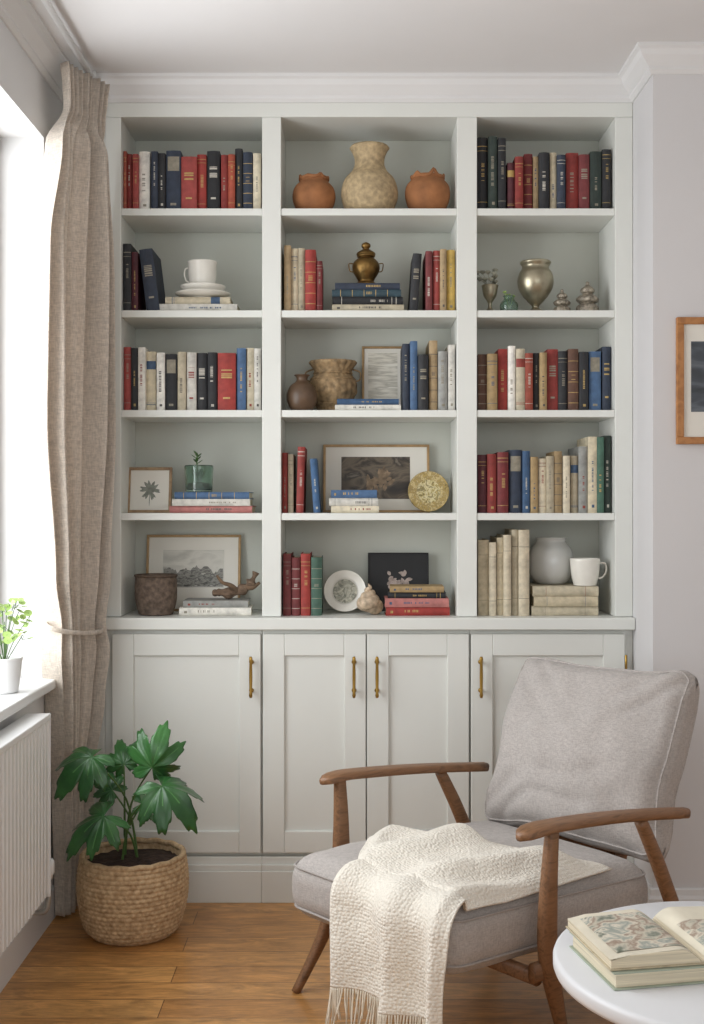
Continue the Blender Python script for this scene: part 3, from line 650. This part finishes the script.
obj('fabric', b, m_curt, r, True, solid=.002)
b = B()
n = 48; z = .93; xc, yc, hl, hxx, am = lerp(TAB, z); pts = []
for i in range(n):
    a = 2*PI*i/n; u_ = Vector((hxx, hl)).normalized(); v_ = Vector((u_.y, -u_.x)); q = u_*math.cos(a)*(math.hypot(hl, hxx)+.022)+v_*math.sin(a)*(am*1.6+.014)
    pts.append((q.x+xc+.85, q.y+yc+.25, z+.02*math.cos(a+2)))
tube(b, pts, (.004, .008), 8, closed=True)
obj('tieback', b, m_curt, r, True)
b = B(); tube(b, [(-.842, -2.1, 2.702), (-.842, -.07, 2.702)], .010, 12); rl = obj('curtain_rail', b, m_white, None, True)
tag(rl, 'slim white curtain rail near the ceiling above the window', 'curtain rail')
for yy in (-.08, -1.9):
    b = B(); tube(b, [(-.842, yy, 2.707), (-.842, yy, ZC-.001)], .006, 8); obj('bracket', b, m_white, rl, True)
# ------------------------------------------------------------------ sill plant
px_, d_ = 3, 3.47
r = thing('sill_plant', 'small light green plant in a white pot on the window sill', 'plant', (-1.005, d_-4, WZ0+.0305))
b = B(); lathe(b, smoothprof([(0,0),(.036,0),(.042,.02),(.05,.09),(.053,.1),(.048,.1),(.044,.08),(0,.075)], 4), 32); obj('pot', b, m_white, r, True)
b = B(); lathe(b, [(0,.082),(.044,.081),(.044,.078),(0,.077)], 20); obj('soil', b, m_soil, r)
b = B(); bs_ = B()
def roundleaf(b, c, nrm, rad):
    n_ = Vector(nrm).normalized(); s = n_.cross(Vector((.3, .2, 1))).normalized(); u = n_.cross(s); cv = b.verts.new(Vector(c)-n_*rad*.15)
    rg = [b.verts.new(Vector(c)+s*rad*math.cos(2*PI*i/10)+u*rad*.85*math.sin(2*PI*i/10)) for i in range(10)]
    for i in range(10): b.faces.new((cv, rg[i], rg[(i+1) % 10]))
for i in range(15):
    a = i*2.4; R_ = .012+.065*random.random(); hz = .13+.14*random.random()
    e = Vector((R_*math.cos(a), R_*math.sin(a), hz)); tube(bs_, sm([(0,0,.08), (e.x*.4, e.y*.4, hz*.7), tuple(e)], 3), .0012, 5)
    for q in range(4):
        c_ = e+Vector((random.uniform(-.022, .022), random.uniform(-.022, .022), random.uniform(-.03, .012)))
        tube(bs_, [tuple(e-Vector((0,0,.015))), tuple(c_)], .0007, 4)
        roundleaf(b, c_, (random.uniform(-.6, .6), random.uniform(-1, .2), random.uniform(.2, 1)), random.uniform(.009, .014))
obj('stem', bs_, m_stem, r, True); obj('foliage', b, m_leaf2, r, True)
# ------------------------------------------------------------------ potted plant
pc = Vector((WX(133, 3.70), 3.70-4, 0))
r = thing('potted_plant', 'glossy dark green lobed plant in a woven seagrass basket', 'plant', pc)
prof = smoothprof([(.120,0),(.146,.03),(.163,.10),(.167,.16),(.163,.21),(.157,.240)], 24)
prof = [(0,0)]+prof+[(.147,.240),(.146,.20),(.145,.17)]
def wv(a, z, i):
    rw_ = int(z/.0138); f = z/.0138-rw_
    return 1+.030*abs(math.sin(PI*f))**.8*(.72+.28*math.cos(52*a+PI*(rw_ % 2)))
b = B(); lathe(b, prof, 340, fn=wv); obj('basket', b, m_basket, r, True)
b = B(); tube(b, [(.154*math.cos(2*PI*i/60), .154*math.sin(2*PI*i/60), .240+.002*math.cos(15*2*PI*i/60)) for i in range(60)], .009, 8, closed=True); obj('rim', b, m_basket, r, True)
b = B(); lathe(b, [(0,.232),(.05,.231),(.1,.225),(.1445,.218),(.1445,.19),(0,.19)], 60, fn=lambda a, z, i: 1+.01*math.sin(9*a))
for v in b.verts: v.co.z += .008*noise.noise(v.co*40)
obj('soil', b, m_soil, r, True)
def lobed(b, P, tip, nrm, size, seed=0):
    P = Vector(P); tip = Vector(tip).normalized(); nrm = Vector(nrm); s = tip.cross(nrm).normalized(); u = s.cross(tip).normalized()
    rs = random.Random(seed)
    lob = [(-128+rs.uniform(-6,6),.62),(-84+rs.uniform(-5,5),.80+rs.uniform(-.10,.06)),(-42+rs.uniform(-4,4),.95+rs.uniform(-.12,.05)),(0,1.08),(42+rs.uniform(-4,4),.95+rs.uniform(-.12,.05)),(84+rs.uniform(-5,5),.80+rs.uniform(-.10,.06)),(128+rs.uniform(-6,6),.62)]
    NA, NR = 180, 10; rings = []; c0 = b.verts.new(P); ths = [-158+316*i/NA for i in range(NA+1)]
    for j in range(1, NR+1):
        f = j/NR; ring = []
        for i, th in enumerate(ths):
            best = .38
            for la, Lk in lob:
                q = abs(th-la)/26
                if q < 1: best = max(best, Lk*(.50+.50*(1-q**1.6)**1.15))
            best *= 1+.04*math.sin(th*.62+seed)*f
            near = min(abs(th-la) for la, _ in lob)/21
            rr = best*f*size; a = math.radians(th)
            x = rr*math.sin(a); y = rr*math.cos(a)
            zz = -.62*rr*rr/size+.06*size*f*(.5-.5*math.cos(PI*min(1, near)))*(1-.3*f)+.10*size*f*math.sin(2*a+seed)+.06*size*f*f*math.sin(5*a+2*seed)
            ring.append(b.verts.new(P+s*x+tip*y+u*zz))
        rings.append(ring)
    def mi(i, f): return 1 if f < .8 and min(abs((ths[i]+ths[i+1])/2-la) for la, _ in lob) < 1.1*(1.2-f) else 0
    for i in range(NA):
        fc = b.faces.new((c0, rings[0][i], rings[0][i+1])); fc.material_index = mi(i, .1)
    for j, (a, c) in enumerate(zip(rings, rings[1:])):
        for i in range(NA):
            fc = b.faces.new((a[i], c[i], c[i+1], a[i+1])); fc.material_index = mi(i, (j+1)/NR)
LV = [ # base px,py,d, tip(x,y,z), normal, size
 (92,757,3.60,(-.75,-.5,-.35),(-.05,-.6,.8),.124), (152,767,3.62,(.25,-.15,.8),(.1,-.98,.2),.114), (162,786,3.56,(.85,-.45,-.45),(.2,-.6,.8),.132),
 (104,816,3.56,(-.8,-.45,-.35),(-.1,-.6,.8),.127), (124,764,3.76,(-.25,.2,.7),(0,-.9,.4),.08), (142,804,3.74,(.5,.2,-.1),(.1,-.7,.7),.07), (112,790,3.72,(-.5,.1,.3),(-.1,-.8,.5),.075)]
b = B(); bs_ = B()
for i, (px, py, dd, tp, nr, s_) in enumerate(LV):
    P = W(px, py, dd)-pc; lobed(b, P, tp, nr, s_, i)
    bx = .03*math.cos(i*2.1)-.015; by = .03*math.sin(i*2.1)
    tube(bs_, sm([(bx, by, .215), (bx+(P.x-bx)*.25, by+(P.y-by)*.3, .2+(P.z-.2)*.6), tuple(P)], 6), [.0042-.00017*q for q in range(13)], 7)
obj('foliage', b, [m_leaf, m_vein], r, True, solid=.0010); obj('stem', bs_, m_stem, r, True)
# ------------------------------------------------------------------ armchair  (b = front to back, w = far to near)
AX, AY = .338, -.853; ARZ = math.radians(40)
def K(b_, w_, z): return Vector((b_-.4, .3-w_, z))
ch = thing('armchair', 'grey upholstered armchair with slim curved wooden arms', 'armchair', (AX, AY, 0), (0, 0, ARZ))
for w_ in (-.058, .658):
    sgn = -1 if w_ < 0 else 1
    pts = []; rd = []
    for i in range(31):
        t = i/30; bb = .150+.640*t
        z = .578-.062*t-.014*(1-min(1, t/.15))**2+.008*math.sin(PI*t)
        wd = .034*min(1, (.25+.75*math.sqrt(min(1, t/.07)))) if t < .07 else .034-.012*max(0, t-.25)/.75
        if t > .96: wd *= .8
        pts.append(K(bb, w_-sgn*.006*math.sin(PI*t), z)); rd.append((wd, (.0115+.002*t) if t > .03 else .008))
    b = B(); tube(b, pts, rd, 16, n=3.2); obj('arm', b, m_teak, ch, True)
    if sgn < 0: lp = [(.215, w_, .568), (.220, w_, .42), (.212, w_, .28), (.165, w_-.012, .14), (.085, w_-.03, .0)]
    else: lp = [(.265, w_, .565), (.252, w_, .42), (.250, w_, .28), (.285, w_, .14), (.325, w_+.004, .0)]
    pp = sm([K(*q) for q in lp], 6); n = len(pp)
    b = B(); tube(b, pp, [(.0165+.0105*math.sin(PI*min(1, i/(n*.85)))**1.5-.006*max(0, i/n-.55)/.45, .0135+.004*math.sin(PI*i/n)-.003*i/n) for i in range(n)], 14, up=(0, 1, 0), n=2.8); obj('leg', b, m_teak, ch, True)
    pp = sm([K(*q) for q in [(.60, w_, .528), (.665, w_, .42), (.74, w_, .28), (.82, w_, .14), (.90, w_, .0)]], 6); n = len(pp)
    b = B(); tube(b, pp, [(.0155+.008*math.sin(PI*i/n)-.005*i/n, .014-.002*i/n) for i in range(n)], 14, up=(0, 1, 0), n=2.8); obj('leg', b, m_teak, ch, True)
    b = B(); tube(b, [K(.21, w_*1 - sgn*.012, .240), K(.5, w_-sgn*.012, .230), K(.77, w_-sgn*.012, .215)], (.013, .022), 12, n=3.5); obj('seat_rail', b, m_teak, ch, True)
for bb, z in ((.225, .226), (.745, .203)):
    b = B(); tube(b, [K(bb, -.05, z), K(bb, .65, z)], (.014, .018), 12, n=3.5); obj('seat_rail', b, m_teak, ch, True)
lean = math.radians(24); U = Vector((math.sin(lean), 0, math.cos(lean)))
for w_ in (.09, .40):
    b = B(); tube(b, [K(.80, w_, .205), K(.855, w_, .32), K(.90, w_, .42), K(.945, w_, .51)], [(.016, .014)]*3+[(.012, .012)], 12, up=(0, 1, 0), n=3); obj('back_post', b, m_teak, ch, True)
for t in (.34, .41, .48):
    q = .866+(t-.32)*.466+.003; b = B(); tube(b, [K(q, .09, t), K(q, .40, t)], (.008, .02), 12, n=3); obj('back_slat', b, m_teak, ch, True)
SH = .081; SX = .382; SB = .362          # seat half height, half length, centre from the front
def seat_top(bb, ww):
    u = min(1, abs(bb-SB)/SX); v = min(1, abs(ww-.3)/.305)
    return .418-.045*bb+.030*(1-u**2.2)*(1-v**2.2)
b = B(); rbox(b, SX+.003, .307, SH, .068, 28, .030, 2.2)
for v in b.verts:
    x, y = v.co.x/SX, v.co.y/.305
    v.co.x *= 1-.012*(1-y*y); v.co.y *= 1-.012*(1-x*x)
    v.co.z += .006*noise.noise(Vector((v.co.x*7, v.co.y*7, v.co.z*9)))
    v.co.x += SB-.4; v.co.z += .418-SH-.045*(v.co.x+.4)
sc_ = obj('seat_cushion', b, m_fabric, ch, True)
def rrect(hx, hy, r_, n=8, m=10):
    o = []; cs = [(hx-r_, hy-r_, 0), (-hx+r_, hy-r_, PI/2), (-hx+r_, -hy+r_, PI), (hx-r_, -hy+r_, 1.5*PI)]
    for k_, (cx, cy, a0) in enumerate(cs):
        for i in range(n+1): a = a0+PI/2*i/n; o.append((cx+r_*math.cos(a), cy+r_*math.sin(a)))
        nx = cs[(k_+1) % 4]; q0 = o[-1]; q1 = (nx[0]+r_*math.cos(nx[2]), nx[1]+r_*math.sin(nx[2]))
        for i in range(1, m): o.append((q0[0]+(q1[0]-q0[0])*i/m, q0[1]+(q1[1]-q0[1])*i/m))
    return o
for dz in (-.030, -2*SH+.030):
    b = B(); tube(b, [(x*(1-.012*(1-(y/.305)**2))+SB-.4, y*(1-.012*(1-(x/SX)**2)), .418+dz-.045*(x+SB)) for x, y in rrect(SX-.004, .300, .064)], .003, 8, closed=True); obj('piping', b, m_pipe, sc_, True)
# back cushion: local x = width, y = height, z = thickness towards the front
BHX, BHY, BHZ = .291, .260, .066
def bdef(x, y, z):
    u = x/BHX; v = y/BHY
    x2 = x*(1-.028*(1-min(1, v*v))); y2 = y*(1-.04*(1-min(1, u*u)))
    c = (min(1, abs(u))*min(1, abs(v)))**3; x2 += math.copysign(.006*c, x); y2 += math.copysign(.005*c, y)
    y2 += .014*noise.noise(Vector((x*5, 3, v)))*abs(v); x2 += .012*noise.noise(Vector((8, y*6, u)))*abs(u)
    z2 = z*(1-.28*c)+.022*noise.noise(Vector((x*5, y*5, 1.5)))+.013*noise.noise(Vector((x*13, y*11, 4.5)))-.016*v*v*(1 if v < 0 else .5)
    for sx, sy, k_ in ((1, 1, 1.), (-1, 1, 1.3), (1, -1, 1.1), (-1, -1, .9)):   # soft creases running in from the corners
        a_ = (u*sx)-(v*sy); t_ = max(0, min(1, (u*sx+v*sy)/2-.15)*1.4)
        z2 -= math.copysign(k_*(.022*math.exp(-((a_-.10)/.09)**2)+.016*math.exp(-((a_+.24)/.07)**2))*t_*(1-t_*.6), z)
    # slump folds low on the cushion
    z2 += math.copysign(.009*math.sin(9*v+3*u+2*noise.noise(Vector((u*2, v*2, 9))))*max(0, .4-v)*(1-u*u), z)
    return Vector((x2, y2, z2))
b = B(); rbox(b, BHX, BHY, BHZ, BHZ-.014, 50, .066, 2.2)
for v in b.verts: v.co = bdef(*v.co)
yaw = math.radians(5)
Wv = Vector((-math.sin(yaw), math.cos(yaw), 0))             # width direction of the cushion (towards the far side)
Nf = U.cross(Wv)*-1
Nf = Nf if Nf.x < 0 else -Nf
Up = Nf.cross(Wv); Up = Up if Up.z > 0 else -Up
cen = K(.684, .308, .412)+Up.normalized()*.248-Nf*.066
MT = Matrix(((Wv.x, Up.x, Nf.x, cen.x), (Wv.y, Up.y, Nf.y, cen.y), (Wv.z, Up.z, Nf.z, cen.z), (0, 0, 0, 1)))
bcush = obj('back_cushion', b, m_fabric, ch, True, mtx=MT)
for dz in (.047, -.047):
    b = B(); tube(b, [bdef(x, y, dz) for x, y in rrect(BHX-.0105, BHY-.0105, .040)], .0026, 8, closed=True); obj('piping', b, m_fabric, bcush, True, mtx=MT)
# ------------------------------------------------------------------ throw
th = thing('throw_blanket', 'cream knitted throw draped over the front of the armchair seat', 'blanket', (AX, AY, 0), (0, 0, ARZ))
NU, NV = 180, 190
BX = .030                                   # where the cloth starts to turn over the front edge
def throw_pt(u, v):
    wig = noise.noise(Vector((v*4.0, u*.6, 11)))
    B0 = Vector((.27+.285*u+.03*math.sin(7*u), .05+.54*u)); F0 = Vector((BX, .235+.375*u))
    zt = .434; Rr = .068
    Lt = .37; La = Rr*PI/2; zend = .155+.05*u+.016*math.sin(5*u+1); Ld = zt-Rr-zend
    s = v*(Lt+La+Ld); tt = min(1, s/Lt)
    ph = 2*PI*(2.7*u+.9*tt-.25*u*tt)+.5+2.0*noise.noise(Vector((u*1.5, v*2.0, 5.5)))
    fold = (.5+.5*math.sin(ph))**1.3
    n1 = noise.noise(Vector((u*4.5, v*5, 2.2)))
    edge = min(1, u/.08, (1-u)/.10); edge = edge*edge*(3-2*edge)
    rump = max(0, .006+.015*n1)
    if s < Lt:
        t = tt
        p = B0.lerp(F0, t); p.y -= .02*math.sin(PI*t)*(1-u); p.y += .018*wig*(1-u)*math.sin(PI*t); p.x += .014*n1*(1-t)*(1-u*.5)
        ev = min(1, t/.16); ev = ev*ev*(3-2*ev)
        env = (.5+.5*math.sin(PI*min(1, .15+.85*t)))*ev
        base_ = max(seat_top(p.x, p.y)+.009, 0) if t < .75 else (seat_top(p.x, p.y)+.009)*(1-(t-.75)*4)+zt*(t-.75)*4
        z = base_+edge*(.032*fold)*env+edge*rump*ev
        e = max(0, p.y-.555); z -= e*e*7
        return p.x, p.y, z
    s -= Lt
    amp = .034*fold*(.3+.7*edge)+.8*rump
    wy = .235+.375*u
    if s < La:
        a = s/Rr; k0 = .58 if False else .5*edge*1.15
        rr = Rr+amp*(.35+.65*math.sin(a))
        return BX-rr*math.sin(a), wy+.03*u*math.sin(a), zt-Rr+rr*math.cos(a)
    s -= La; q = s/Ld
    return BX-Rr-amp*(1+.45*q)-.004*q, wy+.03*u+.014*q*math.sin(u*14+2)+(.012*q*(1-u))+.014*wig*q, zt-Rr-s
b = B(); rows = []
for j in range(NV+1): rows.append([b.verts.new(K(*throw_pt(i/NU, j/NV))) for i in range(NU+1)])
for a, c in zip(rows, rows[1:]):
    for i in range(NU): b.faces.new((a[i], a[i+1], c[i+1], c[i]))
obj('fabric', b, m_throw, th, True, solid=.005)
b = B()
for i in range(90):
    u = (i+.5)/90; p = K(*throw_pt(u, .997)); L_ = random.uniform(.06, .105)
    dx, dy = random.uniform(-.016, .012), random.uniform(-.016, .016)
    tube(b, sm([p, p+Vector((dx*.3-.003, dy*.3, -L_*.5)), p+Vector((dx-.003, dy, -L_))], 3), [.0026, .0022, .002, .0022, .002, .0018, .001], 6)
fr = obj('fringe', b, m_fringe, th, True); fr['kind'] = 'stuff'
# ------------------------------------------------------------------ side table and books
TX, TD, TR, TH = .757, 2.330, .362, .432
r = thing('side_table', 'round white side table in the bottom right foreground', 'table', (TX, TD-4, 0))
b = B(); lathe(b, [(0,TH-.036),(TR-.012,TH-.036),(TR-.003,TH-.032),(TR,TH-.024),(TR,TH-.010),(TR-.003,TH-.003),(TR-.010,TH),(0,TH)], 96); obj('tabletop', b, M('table_white', '#e2e3e5', .4, .02, 4), r, True)
for i in range(3):
    a = 2*PI*i/3+.5; c, s = math.cos(a), math.sin(a)
    b = B(); tube(b, [(c*.17, s*.17, TH-.037), (c*.20, s*.20, .2), (c*.23, s*.23, 0)], [.02, .017, .012], 14); obj('leg', b, m_teak, r, True)
zt = TH+.0005
r = thing('book', 'closed pale green hardback under the open picture book on side table', 'book', (.608, 2.322-4, zt), (0, 0, math.radians(11)))
m_pg = M('pale_green_cover', '#a3ac9a', .6, .1, 20)
b = B(); w, h, t = .31, .222, .032
box(b, -w/2, w/2, -h/2, h/2, 0, .003); box(b, -w/2, w/2, -h/2, h/2, t-.003, t); box(b, w/2-.003, w/2, -h/2, h/2, .003, t-.003); obj('cover', b, m_pg, r, bevel=.001)
b = B(); box(b, -w/2+.006, w/2-.0035, -h/2+.006, h/2-.006, .0032, t-.0032); obj('page_block', b, m_paperz, r)
zt += t+.0005
r = thing('open_book', 'open illustrated book lying on the closed book on side table', 'book', (.63, 2.338-4, zt), (0, 0, math.radians(10)))
pw, ph = .178, .226
b = B(); box(b, -pw-.004, pw+.004, -ph/2-.004, ph/2+.004, 0, .003); obj('cover', b, BM['BE'][0], r, bevel=.001)
def pcurve(x): # x 0..1 from the spine outwards
    return .0035+.028*(1-(1-min(1, x*4))**2)*(1-.30*x)-.006*max(0, x-.8)*5
m_ill = picmat('book_illustration', ['#59614f', '#8c9083', '#cbc4b2', '#9d8776', '#dbd3c1', '#99a097', '#dfd7c5', '#70786a'], 18, .4, detail=12)
m_page = M('open_page', '#e0d8c4', .85, .07, 20)
for s in (-1, 1):
    b = B(); o = [(s*pw*i/20, pcurve(i/20)) for i in range(21)]
    o = [(0, .0032)]+o[1:]+[(s*pw, .0032)]
    prism(b, o, -ph/2, ph/2, 'y'); pb = obj('page_block', b, m_paperz, r)
    b = B(); pv = None
    for i in range(1, 25):
        x = i/24*1.01; lift = .0004+.010*max(0, x-.72)**1.5     # the top leaf curls a little
        q = [b.verts.new((s*pw*x, yy, pcurve(min(1, x))+lift+.0015*math.sin(yy*40+x*5)*max(0, x-.4))) for yy in (-ph/2+.001, -ph/4, 0, ph/4, ph/2-.001)]
        if pv:
            for k_ in range(4): b.faces.new((pv[k_], q[k_], q[k_+1], pv[k_+1]))
        pv = q
    obj('top_page', b, m_page, pb, True)
    b = B(); pv = None
    for i in range(2, 19):
        x = i/20; lift = .0012+.010*max(0, x-.72)**1.5+.0015*max(0, x-.4)
        q = (b.verts.new((s*pw*x, -ph/2+.02, pcurve(x)+lift)), b.verts.new((s*pw*x, ph/2-(.02 if s < 0 else .08), pcurve(x)+lift)))
        if pv: b.faces.new((pv[0], q[0], q[1], pv[1]))
        pv = q
    obj('illustration', b, m_ill, pb, True)
# ------------------------------------------------------------------ light, world, camera
def area(name, loc, rot, sx, sy, e, col=(1,1,1)):
    l = bpy.data.lights.new(name, 'AREA'); l.shape = 'RECTANGLE'; l.size = sx; l.size_y = sy; l.energy = e; l.color = col
    o = bpy.data.objects.new(name, l); C.objects.link(o); o.location = loc; o.rotation_euler = rot; return o
area('window_light', (-1.35, -1.1, 1.62), (0, -PI/2, 0), 1.8, 1.8, 57, (.945, .975, 1))
area('fill_light', (.9, -4.9, 2.0), (math.radians(80), 0, 0), 3.0, 1.4, 21, (1, .995, .985))  # unseen fill lamp added behind the camera to brighten the scene from the front
wd = bpy.data.worlds.new('world'); SC.world = wd; wd.use_nodes = True
wd.node_tree.nodes['Background'].inputs[0].default_value = (.935, .97, 1, 1); wd.node_tree.nodes['Background'].inputs[1].default_value = .70
SC.view_settings.view_transform = 'Standard'
cam = bpy.data.cameras.new('camera'); co = bpy.data.objects.new('camera', cam); C.objects.link(co)
co.location = (0, -4, CZ); co.rotation_euler = (PI/2, 0, 0)
cam.sensor_fit = 'VERTICAL'; cam.sensor_height = 36; cam.lens = 36*F/1024; cam.shift_y = -7/1024
cam.clip_start = .05
SC.camera = co
